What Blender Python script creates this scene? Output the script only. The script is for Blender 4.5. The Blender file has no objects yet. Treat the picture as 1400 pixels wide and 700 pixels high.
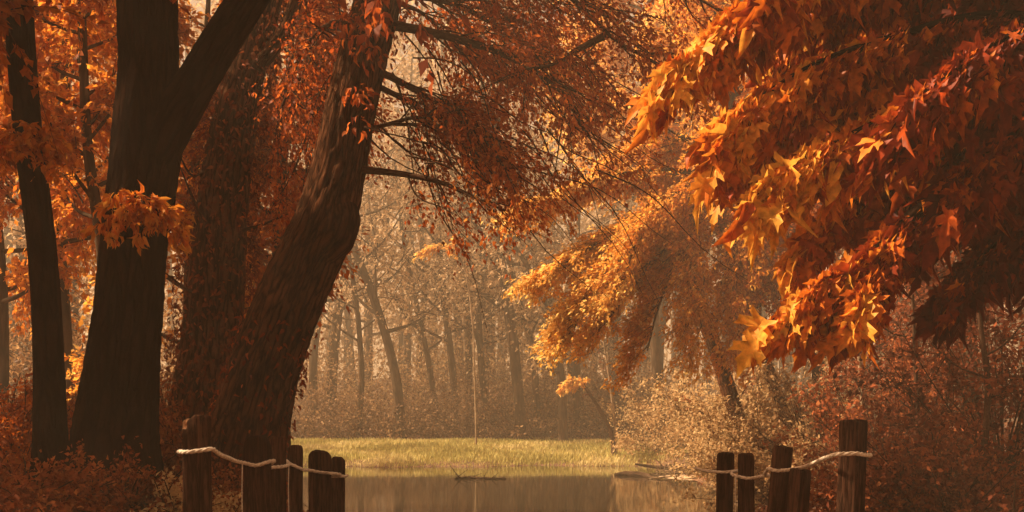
import bpy, math, numpy as np
RS = np.random.default_rng(7)
F, HC, HY = 1501.0, 2.0, 560.0
scene = bpy.context.scene
COL = scene.collection
def P(px, py, Y): return np.array([(px-700)/F*Y, Y, HC+(HY-py)/F*Y])
def nrm(v): return v/np.maximum(np.linalg.norm(v, axis=-1, keepdims=True), 1e-9)
def sstep(a, b, x):
    t = np.clip((x-a)/(b-a), 0, 1); return t*t*(3-2*t)
# ------------------------------------------------------------ materials
def newmat(name):
    m = bpy.data.materials.new(name); m.use_nodes = True
    nt = m.node_tree; nt.nodes.clear()
    out = nt.nodes.new('ShaderNodeOutputMaterial')
    return m, nt, out
def ramp(nt, cols, src=None):
    r = nt.nodes.new('ShaderNodeValToRGB'); e = r.color_ramp.elements
    n = len(cols)
    while len(e) < n: e.new(0.5)
    for i, c in enumerate(cols):
        pos, c = c if isinstance(c[1], (tuple, list)) else (i/(n-1), c)
        e[i].position = pos; e[i].color = (*c, 1)
    if src: nt.links.new(src, r.inputs[0])
    return r
def leafmat(name, cols, trans=0.45, vein=False, rough=0.55):
    m, nt, out = newmat(name); L = nt.links.new
    at = nt.nodes.new('ShaderNodeAttribute'); at.attribute_name = 'tone'
    r = ramp(nt, cols, at.outputs['Fac'])
    col = r.outputs[0]
    tc = nt.nodes.new('ShaderNodeTexCoord')
    nz = nt.nodes.new('ShaderNodeTexNoise'); nz.inputs['Scale'].default_value = 28 if vein else 9
    nz.inputs['Detail'].default_value = 3
    L(tc.outputs['Object'], nz.inputs['Vector'])
    mp = nt.nodes.new('ShaderNodeMapRange'); mp.inputs[1].default_value = .3; mp.inputs[2].default_value = .7
    mp.inputs[3].default_value = .6; mp.inputs[4].default_value = 1.25
    L(nz.outputs['Fac'], mp.inputs[0])
    mx = nt.nodes.new('ShaderNodeMix'); mx.data_type = 'RGBA'; mx.blend_type = 'MULTIPLY'; mx.inputs[0].default_value = 1
    L(col, mx.inputs[6]); L(mp.outputs[0], mx.inputs[7]); col = mx.outputs[2]
    bs = nt.nodes.new('ShaderNodeBsdfPrincipled'); bs.inputs['Roughness'].default_value = rough
    bs.inputs['Specular IOR Level'].default_value = .12
    L(col, bs.inputs['Base Color'])
    tr = nt.nodes.new('ShaderNodeBsdfTranslucent')
    L(col, tr.inputs['Color'])
    ms = nt.nodes.new('ShaderNodeMixShader'); ms.inputs[0].default_value = trans
    L(bs.outputs[0], ms.inputs[1]); L(tr.outputs[0], ms.inputs[2]); L(ms.outputs[0], out.inputs[0])
    return m
def barkmat(name, c0, c1, scale=14, stretch=.18, bump=.6, dist=.03, moss=None):
    m, nt, out = newmat(name); L = nt.links.new
    at = nt.nodes.new('ShaderNodeAttribute'); at.attribute_name = 'bk'
    mp = nt.nodes.new('ShaderNodeMapping'); mp.inputs['Scale'].default_value = (1, 1, stretch)
    L(at.outputs['Vector'], mp.inputs[0])
    nz = nt.nodes.new('ShaderNodeTexNoise'); nz.inputs['Scale'].default_value = scale; nz.inputs['Detail'].default_value = 8
    nz.inputs['Roughness'].default_value = .65; nz.inputs['Distortion'].default_value = .5
    L(mp.outputs[0], nz.inputs['Vector'])
    vo = nt.nodes.new('ShaderNodeTexVoronoi'); vo.feature = 'DISTANCE_TO_EDGE'; vo.inputs['Scale'].default_value = scale*.9
    mv = nt.nodes.new('ShaderNodeMix'); mv.data_type = 'VECTOR'; mv.inputs[0].default_value = .12
    L(mp.outputs[0], mv.inputs[4]); L(nz.outputs['Color'], mv.inputs[5]); L(mv.outputs[1], vo.inputs['Vector'])
    vr = nt.nodes.new('ShaderNodeMapRange'); vr.inputs[2].default_value = .22; L(vo.outputs['Distance'], vr.inputs[0])
    mul = nt.nodes.new('ShaderNodeMath'); mul.operation = 'MULTIPLY'; L(nz.outputs['Fac'], mul.inputs[0]); L(vr.outputs[0], mul.inputs[1])
    ad = nt.nodes.new('ShaderNodeMath'); ad.operation = 'MULTIPLY_ADD'; L(nz.outputs['Fac'], ad.inputs[0]); ad.inputs[1].default_value = .6; L(mul.outputs[0], ad.inputs[2])
    r = ramp(nt, [(.18, c0), (.5, tuple((a+b)/2 for a, b in zip(c0, c1))), (.85, c1)], ad.outputs[0])
    n2 = nt.nodes.new('ShaderNodeTexNoise'); n2.inputs['Scale'].default_value = 1.7; n2.inputs['Detail'].default_value = 4; L(at.outputs['Vector'], n2.inputs['Vector'])
    mr = nt.nodes.new('ShaderNodeMapRange'); mr.inputs[1].default_value = .35; mr.inputs[2].default_value = .68; mr.inputs[3].default_value = .55; mr.inputs[4].default_value = 1.35
    L(n2.outputs['Fac'], mr.inputs[0])
    mx = nt.nodes.new('ShaderNodeMix'); mx.data_type = 'RGBA'; mx.blend_type = 'MULTIPLY'; mx.inputs[0].default_value = 1
    L(r.outputs[0], mx.inputs[6]); L(mr.outputs[0], mx.inputs[7])
    bs = nt.nodes.new('ShaderNodeBsdfPrincipled'); bs.inputs['Roughness'].default_value = .95; bs.inputs['Specular IOR Level'].default_value = .015
    L(mx.outputs[2], bs.inputs['Base Color'])
    b = nt.nodes.new('ShaderNodeBump'); b.inputs['Strength'].default_value = bump; b.inputs['Distance'].default_value = dist
    L(ad.outputs[0], b.inputs['Height']); L(b.outputs[0], bs.inputs['Normal']); L(bs.outputs[0], out.inputs[0])
    return m
M = {}
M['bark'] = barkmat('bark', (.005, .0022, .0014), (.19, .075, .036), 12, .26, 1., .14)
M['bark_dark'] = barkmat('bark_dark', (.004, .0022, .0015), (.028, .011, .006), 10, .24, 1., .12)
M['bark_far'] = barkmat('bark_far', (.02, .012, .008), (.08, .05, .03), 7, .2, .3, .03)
M['bark_pale'] = barkmat('bark_pale', (.16, .11, .065), (.36, .26, .17), 20, .4, .3, .01)
M['twig'] = barkmat('twig', (.03, .014, .009), (.10, .05, .03), 30, .3, .2, .004)
M['wood'] = barkmat('weathered_wood', (.005, .0025, .0016), (.095, .045, .028), 34, .06, .7, .012)
M['cut'] = barkmat('cut_wood', (.2, .09, .045), (.55, .3, .17), 40, .5, .5, .006)
M['drift'] = barkmat('driftwood', (.02, .012, .008), (.09, .055, .035), 20, .2, .4, .01)
M['red_leaf'] = leafmat('red_leaf', [(.10, .014, .006), (.30, .05, .012), (.55, .12, .022), (.72, .24, .045)], .62)
M['amber_leaf'] = leafmat('amber_leaf', [(.14, .02, .007), (.40, .075, .014), (.66, .17, .03), (.80, .32, .06)], .65)
M['orange_leaf'] = leafmat('orange_leaf', [(.30, .06, .010), (.58, .15, .016), (.78, .27, .03), (.86, .44, .08)], .58)
M['gold_leaf'] = leafmat('gold_leaf', [(.54, .14, .018), (.74, .28, .035), (.85, .43, .07), (.92, .64, .22)], .66)
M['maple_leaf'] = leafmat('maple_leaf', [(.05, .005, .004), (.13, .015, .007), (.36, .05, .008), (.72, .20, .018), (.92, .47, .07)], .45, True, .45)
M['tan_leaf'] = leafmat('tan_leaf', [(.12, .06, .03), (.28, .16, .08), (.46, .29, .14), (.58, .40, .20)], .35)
M['misty_leaf'] = leafmat('misty_leaf', [(.22, .13, .07), (.42, .27, .15), (.60, .42, .25), (.74, .56, .36)], .5)  # leaf colours paled so they carry some of the far haze brightness
M['rust_leaf'] = leafmat('rust_leaf', [(.06, .014, .008), (.18, .045, .018), (.34, .09, .028), (.48, .18, .055)], .35, rough=.75)
M['dry_leaf'] = leafmat('dry_leaf', [(.14, .065, .03), (.36, .20, .09), (.56, .37, .18), (.70, .52, .28)], .5)
M['grass'] = leafmat('grass', [(.24, .21, .06), (.40, .36, .11), (.55, .48, .17), (.66, .56, .28)], .4)

# ------------------------------------------------------------ mesh builders
def link(name, me, parent=None, mat=None):
    o = bpy.data.objects.new(name, me); COL.objects.link(o)
    if mat: me.materials.append(mat)
    if parent: o.parent = parent; o.matrix_parent_inverse = parent.matrix_world.inverted()
    return o
def setp(o, label=None, cat=None, group=None, kind=None):
    if label: o['label'] = label
    if cat: o['category'] = cat
    if group: o['group'] = group
    if kind: o['kind'] = kind
    return o
def empty(name, loc, label, cat, group=None):
    o = bpy.data.objects.new(name, None); COL.objects.link(o); o.location = loc
    o.empty_display_size = .2
    setp(o, label, cat, group); return o
def rawmesh(name, V, faces4=None, faces3=None, attrs=None, smooth=False):
    me = bpy.data.meshes.new(name)
    n4 = 0 if faces4 is None else len(faces4); n3 = 0 if faces3 is None else len(faces3)
    idx = []
    if n4: idx.append(np.asarray(faces4).ravel())
    if n3: idx.append(np.asarray(faces3).ravel())
    idx = np.concatenate(idx).astype(np.int32)
    me.vertices.add(len(V)); me.vertices.foreach_set('co', np.asarray(V, np.float32).ravel())
    me.loops.add(len(idx)); me.loops.foreach_set('vertex_index', idx)
    st = np.concatenate([np.arange(n4)*4, n4*4+np.arange(n3)*3]).astype(np.int32)
    me.polygons.add(n4+n3); me.polygons.foreach_set('loop_start', st)
    if smooth: me.polygons.foreach_set('use_smooth', np.ones(n4+n3, bool))
    for k, (typ, dom, data) in (attrs or {}).items():
        a = me.attributes.new(k, typ, dom)
        a.data.foreach_set('vector' if typ == 'FLOAT_VECTOR' else 'value', np.asarray(data, np.float32).ravel())
    me.update(calc_edges=True); me.validate()
    return me
def loc(o, origin):  # mesh coordinates are world; objects have world vertices shifted to their origin
    pass
class Tubes:
    def __init__(s): s.V = []; s.Q = []; s.T = []; s.B = []; s.n = 0
    def add(s, pts, rad, sides=8, step=None, bark=0., flare=0., lumps=0., cap=True, seed=0, roots=5):
        pts = np.asarray(pts, float); rad = np.asarray(rad, float)
        if step:
            seg = np.linalg.norm(np.diff(pts, axis=0), axis=1); cum = np.r_[0, np.cumsum(seg)]
            n = max(3, int(cum[-1]/step)); t = np.linspace(0, cum[-1], n+1)
            pts = catmull(pts, cum, t); rad = np.interp(t, cum, rad)
        n = len(pts)
        tan = nrm(np.gradient(pts, axis=0))
        up = np.array([0, 1., 0]) if abs(tan[0][1]) < .9 else np.array([1., 0, 0])
        a = nrm(np.cross(np.broadcast_to(up, tan.shape), tan)); b = np.cross(tan, a)
        th = np.linspace(0, 2*math.pi, sides, endpoint=False)
        s_ = np.r_[0, np.cumsum(np.linalg.norm(np.diff(pts, axis=0), axis=1))]
        S, TH = np.meshgrid(s_, th, indexing='ij')
        R = np.repeat(rad[:, None], sides, 1)
        ph = seed*1.7
        if flare: R = R*(1+flare*np.exp(-S/.55)*(1+.45*np.cos(roots*TH+ph+.5*np.sin(S*3))))
        if lumps: R = R*(1+lumps*(np.sin(2*TH+S*.9+ph)+.6*np.sin(3*TH-S*1.7+ph*2)+.5*np.sin(S*2.6+TH+ph)))
        if bark:
            w = TH+.25*np.sin(S*1.1+ph)+.1*np.sin(S*4.3+ph)+.07*np.sin(S*9.7+3*TH)+.05*np.sin(S*17+5*TH+ph)
            r1 = 1-np.abs(np.sin(w*7+.8*np.sin(S*1.9+TH*2)))**.6
            r2 = 1-np.abs(np.sin(w*13+1.2*np.sin(S*3.1+2*ph)))**.7
            R = R*(1-bark*(.7*r1*(.55+.45*np.sin(S*2.3+4*TH+ph))+.5*r2*(.5+.5*np.sin(S*6.1-5*TH+ph)))+bark*.12*np.sin(S*31+9*TH)*np.sin(S*13-7*TH))
        V = pts[:, None, :]+R[..., None]*(np.cos(TH)[..., None]*a[:, None, :]+np.sin(TH)[..., None]*b[:, None, :])
        bk = np.stack([np.cos(TH)*rad.max(), np.sin(TH)*rad.max(), S+seed*3.3], -1)
        i = np.arange(n-1)[:, None]*sides; j = np.arange(sides)[None, :]; j2 = (j+1) % sides
        s.Q.append((np.stack([i+j, i+j2, i+sides+j2, i+sides+j], -1).reshape(-1, 4))+s.n)
        s.V.append(V.reshape(-1, 3)); s.B.append(bk.reshape(-1, 3)); base = s.n; s.n += n*sides
        if cap:
            for k, ring in ((0, 0), (1, n-1)):  # end caps
                s.V.append(pts[ring][None]); s.B.append(bk[ring, 0][None]); c = s.n; s.n += 1
                q = base+ring*sides
                jj = np.arange(sides); f = np.stack([q+jj, q+(jj+1) % sides, np.full(sides, c)], -1)
                if k == 0: f = f[:, ::-1]
                s.T.append(f)
        return pts, rad
    def fine(s, paths, r0, r1, sides=3):
        """many thin twigs at once: paths [N,S,3]"""
        paths = np.asarray(paths); N, S, _ = paths.shape
        if N == 0: return
        tan = nrm(np.gradient(paths, axis=1)); ref = np.array([.31, .55, .77])
        a = nrm(np.cross(tan, ref)); b = np.cross(tan, a)
        th = np.linspace(0, 2*math.pi, sides, endpoint=False)
        r0 = np.broadcast_to(np.asarray(r0, float).reshape(-1, 1), (N, 1)); r1 = np.broadcast_to(np.asarray(r1, float).reshape(-1, 1), (N, 1))
        t = np.linspace(0, 1, S)[None, :]; R = r0*(1-t)+r1*t
        V = paths[:, :, None, :]+R[..., None, None]*(np.cos(th)[None, None, :, None]*a[:, :, None, :]+np.sin(th)[None, None, :, None]*b[:, :, None, :])
        bk = np.broadcast_to(np.stack([np.cos(th), np.sin(th), th*0], -1)*.02, V.shape)+np.linspace(0, .5, S)[None, :, None, None]*np.array([0, 0, 1])+RS.random((N, 1, 1, 1))
        base = (np.arange(N)*S*sides)[:, None, None]; i = (np.arange(S-1)*sides)[None, :, None]; j = np.arange(sides)[None, None, :]; j2 = (j+1) % sides
        Q = np.stack([base+i+j, base+i+j2, base+i+sides+j2, base+i+sides+j], -1).reshape(-1, 4)+s.n
        s.V.append(V.reshape(-1, 3)); s.B.append(bk.reshape(-1, 3)); s.Q.append(Q); s.n += V.size//3
    def build(s, name, mat, parent=None, origin=None):
        V = np.concatenate(s.V)
        if origin is not None: V = V-np.asarray(origin)
        me = rawmesh(name, V, np.concatenate(s.Q), np.concatenate(s.T) if s.T else None, {'bk': ('FLOAT_VECTOR', 'POINT', np.concatenate(s.B))}, True)
        o = bpy.data.objects.new(name, me); COL.objects.link(o); me.materials.append(M[mat] if isinstance(mat, str) else mat)
        if parent is not None: o.parent = parent
        elif origin is not None: o.location = origin
        return o
def catmull(p, cum, t):
    m = np.gradient(p, cum, axis=0)
    i = np.clip(np.searchsorted(cum, t, 'right')-1, 0, len(cum)-2); h = (cum[i+1]-cum[i]); u = ((t-cum[i])/h)[:, None]; h = h[:, None]
    return (2*u**3-3*u**2+1)*p[i]+(u**3-2*u**2+u)*h*m[i]+(-2*u**3+3*u**2)*p[i+1]+(u**3-u**2)*h*m[i+1]
def resample(pts, n):
    pts = np.asarray(pts, float); seg = np.linalg.norm(np.diff(pts, axis=0), axis=1); cum = np.r_[0, np.cumsum(seg)]
    return catmull(pts, cum, np.linspace(0, cum[-1], n))
TEMPL = {
 'small': (np.array([[0, 0, 0], [.42, .27, .07], [1, 0, -.12], [.45, -.27, .05]]), [(0, 3, 2, 1)], []),
 'blade': (np.array([[0, -.03, 0], [0, .03, 0], [.55, .022, -.03], [.55, -.022, -.03], [1, 0, -.16]]), [(0, 1, 2, 3)], [(3, 2, 4)]),
 'mid': (np.array([[0, 0, 0], [.3, .22, .08], [.7, .16, .02], [1, 0, -.22], [.7, -.16, .02], [.3, -.22, .08], [.4, 0, -.02], [.72, 0, -.08]]),
         [(0, 5, 6, 6)][:0]+[(5, 4, 7, 6), (6, 7, 2, 1)], [(0, 5, 6), (0, 6, 1), (4, 3, 7), (7, 3, 2)]),
}
def maple_t(s=1.):
    half = [(.03, .10), (-.12, .40), (.10, .34), (.17, .20), (.34, .56), (.46, .50), (.62, .60), (.50, .34), (.46, .17), (.70, .27), (.74, .16)]
    half = [(u, v*s) for u, v in half]
    out = [(0, 0)]+half+[(1.05, 0)]+[(u, -v) for u, v in half[::-1]]
    V = [(.30, 0, 0)]+[(u, v, 0) for u, v in out]
    V = np.array(V, float); V[:, 2] = .32*np.abs(V[:, 1])-.32*V[:, 0]**2-.35*V[:, 1]**2
    n = len(out)
    return V, [], [(0, 1+i, 1+(i+1) % n) for i in range(n)]
TEMPL['maple'] = maple_t()
TEMPL['palm'] = maple_t(.62)
class Leaves:
    def __init__(s): s.parts = []
    def add(s, pos, d, n, size, tone, kind='small'):
        pos = np.asarray(pos).reshape(-1, 3); N = len(pos)
        if N == 0: return
        d = nrm(np.broadcast_to(d, pos.shape)); n = np.broadcast_to(n, pos.shape)
        side = nrm(np.cross(n, d)); nn = np.cross(d, side)
        size = np.broadcast_to(np.asarray(size, float), (N,)); tone = np.broadcast_to(np.asarray(tone, float), (N,))
        s.parts.append((pos, d, side, nn, size, tone, kind))
    def build(s, name, mat, parent=None, origin=None):
        V = []; Q = []; T = []; tq = []; tt = []; n0 = 0
        for pos, d, side, nn, size, tone, kind in s.parts:
            tv, tq_, tt_ = TEMPL[kind]; k = len(tv); N = len(pos)
            bend = RS.uniform(.3, 1.8, (N, 1)) if kind in ('small', 'blade') else RS.uniform(.3, 3.2, (N, 1)); wid = RS.uniform(.75, 1.25, (N, 1))
            X = pos[:, None, :]+size[:, None, None]*(tv[None, :, 0, None]*d[:, None, :]+(tv[None, :, 1]*wid)[..., None]*side[:, None, :]+(tv[None, :, 2]*bend)[..., None]*nn[:, None, :])
            V.append(X.reshape(-1, 3)); base = (n0+np.arange(N)*k)[:, None, None]
            if tq_: Q.append((base+np.array(tq_)[None]).reshape(-1, 4)); tq.append(np.repeat(tone, len(tq_)))
            if tt_: T.append((base+np.array(tt_)[None]).reshape(-1, 3)); tt.append(np.repeat(tone, len(tt_)))
            n0 += N*k
        V = np.concatenate(V)
        if origin is not None: V = V-np.asarray(origin)
        me = rawmesh(name, V, np.concatenate(Q) if Q else None, np.concatenate(T) if T else None, {'tone': ('FLOAT', 'FACE', np.clip(np.concatenate(tq+tt), 0, 1))})
        if mat == 'maple_leaf' or name == 'leaf_tuft': me.polygons.foreach_set('use_smooth', np.ones(len(me.polygons), bool))
        o = bpy.data.objects.new(name, me); COL.objects.link(o); me.materials.append(M[mat])
        if parent is not None: o.parent = parent
        elif origin is not None: o.location = origin
        return o
def rdir(n, z=0.): 
    v = RS.normal(size=(n, 3)); v[:, 2] += z; return nrm(v)
def bough(L, T, path, ntw, tl, lpt, size, tone, down=.5, spread=.8, start=.15, kind='small', bias=(0, 0, 0), rt=(.006, .0015), ldown=.5, taper=.5, jit=.12, nup=(0, -.3, .8), twig_frac=1., ljit=.8):
    """leafy twigs along a bough"""
    pts = resample(path, 40); tan = nrm(np.gradient(pts, axis=0))
    t = start+(1-start)*RS.random(ntw)**.8; i = t*39; k = np.clip(i.astype(int), 0, 38); f = (i-k)[:, None]
    p0 = pts[k]*(1-f)+pts[k+1]*f
    d = nrm(tan[k]*.7+spread*rdir(ntw)+np.array(bias)+np.array([0, 0, -.15]))
    ln = tl*RS.uniform(.5, 1.25, ntw)*(1-taper*t)
    S = 6; s = np.linspace(0, 1, S)[None, :, None]
    tw = p0[:, None]+d[:, None]*s*ln[:, None, None]+np.array([0, 0, -1.])*down*(s**2)*ln[:, None, None]
    if T is not None:
        m = RS.random(ntw) < twig_frac; T.fine(tw[m], rt[0], rt[1])
    u = RS.uniform(.1, 1, (ntw, lpt))
    q = p0[:, None]+d[:, None]*u[..., None]*ln[:, None, None]+np.array([0, 0, -1.])*down*(u[..., None]**2)*ln[:, None, None]
    n = ntw*lpt; q = q.reshape(-1, 3)+RS.normal(size=(n, 3))*size*jit
    dd = nrm(np.repeat(d, lpt, 0)*.7+rdir(n)*ljit+np.array([0, 0, -ldown])+np.array(bias)*.5)
    nn = nrm(rdir(n)*.8+np.array(nup))
    tn = np.repeat(RS.normal(0, .10, ntw), lpt)+RS.normal(0, .13, n)
    tv = np.repeat(t, lpt); tb = tone[0]*(1-tv)+tone[1]*tv
    L.add(q, dd, nn, size*RS.uniform(.45, 1.35, n), tb+tn, kind)
def sprays(L, T, path, K, sub, ntw, tl, lpt, size, tone, spread=.9, down=.35, bias=(0, 0, 0), start=.1, flat=.45, **kw):
    pts = resample(path, 40); tan = nrm(np.gradient(pts, axis=0))
    for k in range(K):
        t = start+(1-start)*(k+RS.random())/K; i = int(t*39); ln = sub*RS.uniform(.6, 1.2)*(1-.35*t)
        d = nrm(tan[i]*.8+spread*rdir(1)[0]*np.array([1, 1, flat])+np.array(bias))
        s = np.linspace(0, 1, 8)[:, None]; q = pts[i]+d*s*ln+np.array([0, 0, -1.])*down*s**2*ln+RS.normal(size=3)*.06*np.sin(s*5)*ln
        T.add(q, np.linspace(.012, .003, 8), 4, cap=False)
        tn = tone[0]*(1-t)+tone[1]*t
        bough(L, T, q, ntw, tl, lpt, size, (tn-.08, tn+.1), start=.1, bias=np.array(bias)*.7, down=down, **kw)
def clump(L, c, r, n, size, tone, kind='small', d=(0, 0, -.4), flat=.6):
    v = RS.normal(size=(n, 3)); v = nrm(v)*(RS.random((n, 1))**.45)*np.array([r, r, r*flat])
    L.add(np.asarray(c)+v, nrm(rdir(n)*.9+nrm(v)*.5+np.array(d)), nrm(rdir(n)*.7+np.array([0, -.2, .8])), size*RS.uniform(.6, 1.2, n), tone+RS.normal(0, .13, n), kind)
def on_tube(L, pts, rad, n, size, tone, s0=0., s1=1., kind='small', out=.03, front=0.):
    p = resample(pts, 60); r = np.interp(np.linspace(0, 1, 60), np.linspace(0, 1, len(rad)), rad); tan = nrm(np.gradient(p, axis=0))
    kf = RS.uniform(s0, s1, n)*58.9; k = kf.astype(int); fr = (kf-k)[:, None]; th = RS.uniform(0, 2*math.pi, n)
    a = nrm(np.cross(np.array([0, 1., 0]), tan[k])); b = np.cross(tan[k], a)
    o = np.cos(th)[:, None]*a+np.sin(th)[:, None]*b
    pos = p[k]*(1-fr)+p[np.minimum(k+1, 59)]*fr+o*(r[k]*1.05+out*RS.random(n))[:, None]
    L.add(pos, nrm(o*.5+rdir(n)*.6+np.array([0, 0, -.7])), nrm(o+rdir(n)*.4), size*RS.uniform(.5, 1.2, n), tone+RS.normal(0, .15, n), kind)

# ------------------------------------------------------------ terrain
def pond(x, y):
    """signed measure, >0 inside the water basin"""
    wob = .5*np.sin(y*.55)+.3*np.sin(y*1.3+1)
    left = x-(-.215*y-1.2+wob*.5)
    right = (5.0+.05*(y-20)+wob*.6)-x
    near = (y-(19.2+.4*np.sin(x*1.3)))*.6
    far = (38.5+.5*np.sin(x*.6+.5)+.25*np.sin(x*1.7)-y)
    return np.minimum(np.minimum(left, right), np.minimum(near, far))
def height(x, y):
    x = np.asarray(x, float); y = np.asarray(y, float)
    n = .07*np.sin(x*1.1+.3*y)+.06*np.sin(y*.9-x*.5)+.04*np.sin(x*2.9+1)*np.sin(y*2.3)
    lb = sstep(-.14*y-.5, -.21*y-1.8, x); rb = sstep(2.2+.03*y, 5.6+.02*y, x)
    base = .35+lb*(1.0)+rb*(.75+.05*np.clip(x-5, 0, 12))
    base = base+n*np.clip(lb+rb+.3, 0, 1)
    far = sstep(37, 47, y)*.52+sstep(50, 130, y)*5
    nearland = 1-sstep(22, 36, y)
    land = base*nearland+(1-nearland)*(.45+rb*.8+lb*.7)*(1-sstep(36, 42, y))+far
    p = pond(x, y)
    k = sstep(-2.2, .15, p)
    kk = sstep(0, 2.0, p)
    z = land*(1-k)+.0*k-.9*kk-.05*sstep(-.3, .3, p)
    return z
def build_terrain():
    gx = np.concatenate([np.linspace(-220, -26, 30), np.linspace(-25, 25, 201), np.linspace(26, 220, 30)])
    gy = np.concatenate([np.linspace(-60, -2, 20), np.linspace(-1, 52, 213), np.linspace(53, 330, 60)])
    X, Y = np.meshgrid(gx, gy, indexing='ij'); Z = height(X, Y)
    nx, ny = X.shape; i = np.arange(nx-1)[:, None]*ny; j = np.arange(ny-1)[None, :]
    Q = np.stack([i+j, i+ny+j, i+ny+j+1, i+j+1], -1).reshape(-1, 4)
    me = rawmesh('ground', np.stack([X, Y, Z], -1).reshape(-1, 3), Q, None, None, True)
    m, nt, out = newmat('forest_floor'); L = nt.links.new
    tc = nt.nodes.new('ShaderNodeTexCoord')
    n1 = nt.nodes.new('ShaderNodeTexNoise'); n1.inputs['Scale'].default_value = .9; n1.inputs['Detail'].default_value = 6
    n2 = nt.nodes.new('ShaderNodeTexVoronoi'); n2.inputs['Scale'].default_value = 14; n2.inputs['Randomness'].default_value = 1
    L(tc.outputs['Object'], n1.inputs['Vector']); L(tc.outputs['Object'], n2.inputs['Vector'])
    ad = nt.nodes.new('ShaderNodeMath'); ad.operation = 'MULTIPLY_ADD'; L(n2.outputs['Color'], ad.inputs[0]); ad.inputs[1].default_value = .45; 
    sb = nt.nodes.new('ShaderNodeMath'); sb.operation = 'MULTIPLY'; sb.inputs[1].default_value = .6; L(n1.outputs['Fac'], sb.inputs[0]); L(sb.outputs[0], ad.inputs[2])
    r = ramp(nt, [(.2, (.035, .018, .010)), (.45, (.10, .045, .022)), (.7, (.20, .10, .05))], ad.outputs[0])
    bs = nt.nodes.new('ShaderNodeBsdfPrincipled'); bs.inputs['Roughness'].default_value = .9; L(r.outputs[0], bs.inputs['Base Color'])
    b = nt.nodes.new('ShaderNodeBump'); b.inputs['Distance'].default_value = .04; b.inputs['Strength'].default_value = .7; L(ad.outputs[0], b.inputs['Height']); L(b.outputs[0], bs.inputs['Normal'])
    L(bs.outputs[0], out.inputs[0])
    setp(link('ground', me, None, m), kind='structure')
    # water
    m, nt, out = newmat('pond_water'); L = nt.links.new
    bs = nt.nodes.new('ShaderNodeBsdfPrincipled'); bs.inputs['Base Color'].default_value = (.03, .022, .012, 1)
    bs.inputs['Roughness'].default_value = .035; bs.inputs['IOR'].default_value = 1.33; bs.inputs['Specular IOR Level'].default_value = .6
    tc = nt.nodes.new('ShaderNodeTexCoord'); mp = nt.nodes.new('ShaderNodeMapping'); mp.inputs['Scale'].default_value = (.8, 2.2, 1)
    nz = nt.nodes.new('ShaderNodeTexNoise'); nz.inputs['Scale'].default_value = 1.6; nz.inputs['Detail'].default_value = 4
    L(tc.outputs['Object'], mp.inputs[0]); L(mp.outputs[0], nz.inputs['Vector'])
    b = nt.nodes.new('ShaderNodeBump'); b.inputs['Distance'].default_value = .004; b.inputs['Strength'].default_value = .4; L(nz.outputs['Fac'], b.inputs['Height']); L(b.outputs[0], bs.inputs['Normal'])
    L(bs.outputs[0], out.inputs[0])
    me = rawmesh('pond_water', [(-16, 16, 0), (12, 16, 0), (12, 42, 0), (-16, 42, 0)], [(0, 1, 2, 3)])
    setp(link('pond_water', me, None, m), kind='structure')
build_terrain()

# ------------------------------------------------------------ trees
def tubepath(spec, Y, dy=0):
    """spec: (px,py,rpx[,Y]) list -> points, radii"""
    pts = []; rad = []
    for i, s in enumerate(spec):
        y = s[3] if len(s) > 3 else Y
        pts.append(P(s[0], s[1], y)); rad.append(s[2]/F*y)
    return np.array(pts), np.array(rad)
def ground_base(p0, sink=.25):
    z = float(height(p0[0], p0[1])); return z-sink
def ppath(*spec): return np.array([P(*s) for s in spec])

# --- slim dark tree, far left
org = P(70, 620, 10); org[2] = height(org[0], org[1])
t = empty('tree', org, 'slim nearly black tree trunk at far left edge with one leafy tuft halfway up', 'tree', 'big trees on the left bank')
T = Tubes(); pts, rad = tubepath([(72, 690, 24), (70, 620, 21), (67, 500, 20), (58, 350, 19.5), (38, 175, 19), (25, 0, 19), (20, -200, 17), (30, -420, 12), (20, -700, 6)], 10)
p1, r1 = T.add(pts, rad, 40, .06, bark=.06, flare=.35, lumps=.02, seed=1)
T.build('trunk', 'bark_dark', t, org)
T = Tubes(); L = Leaves()
for a in ([(22, 60, 10), (2, 30, 9.8), (-40, 10, 9.7)], [(28, -150, 10), (120, -260, 9.5), (230, -330, 9)], [(22, -300, 10), (-90, -380, 10), (-200, -380, 11)], [(25, -420, 10), (100, -560, 11), (180, -600, 12)], [(20, -250, 10), (0, -330, 8), (30, -400, 6.5)], [(20, -300, 10), (-300, -420, 9.5), (-620, -460, 9)], [(22, -250, 10), (-260, -350, 8), (-600, -400, 6.5)], [(20, -350, 10), (-200, -480, 11), (-450, -560, 12)], [(20, -400, 10), (-300, -600, 8), (-700, -700, 6)], [(20, -320, 10), (-200, -500, 7), (-500, -800, 5)]):  # unseen crown limbs; the leftward ones are added to shade the near air
    q = ppath(*a); T.add(resample(q, 14), np.linspace(.03, .008, 14), 6)
    bough(L, T, q, 130, 1.2, 24, .14, (.35, .5), kind='small', start=.35)
T.build('branch', 'twig', t, org); L.build('crown', 'orange_leaf', t, org)
L = Leaves(); T = Tubes()
q = p1[::-1][np.argsort(np.abs(p1[::-1][:, 2]-P(0, 195, 10)[2]))[:2]].mean(0)
for k in range(30):
    a = RS.uniform(0, 6.28); e = q+np.array([math.cos(a)*.32, math.sin(a)*.3-.05, RS.uniform(-.28, .12)])
    bough(L, T, np.array([q+[0, 0, RS.uniform(-.1, .12)], (q+e)/2+[0, 0, .05], e]), 5, .16, 6, .085, (.3, .75), kind='mid', down=.6, rt=(.003, .001))
T.build('tuft_twigs', 'twig', t, org); L.build('leaf_tuft', 'orange_leaf', t, org)

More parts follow.
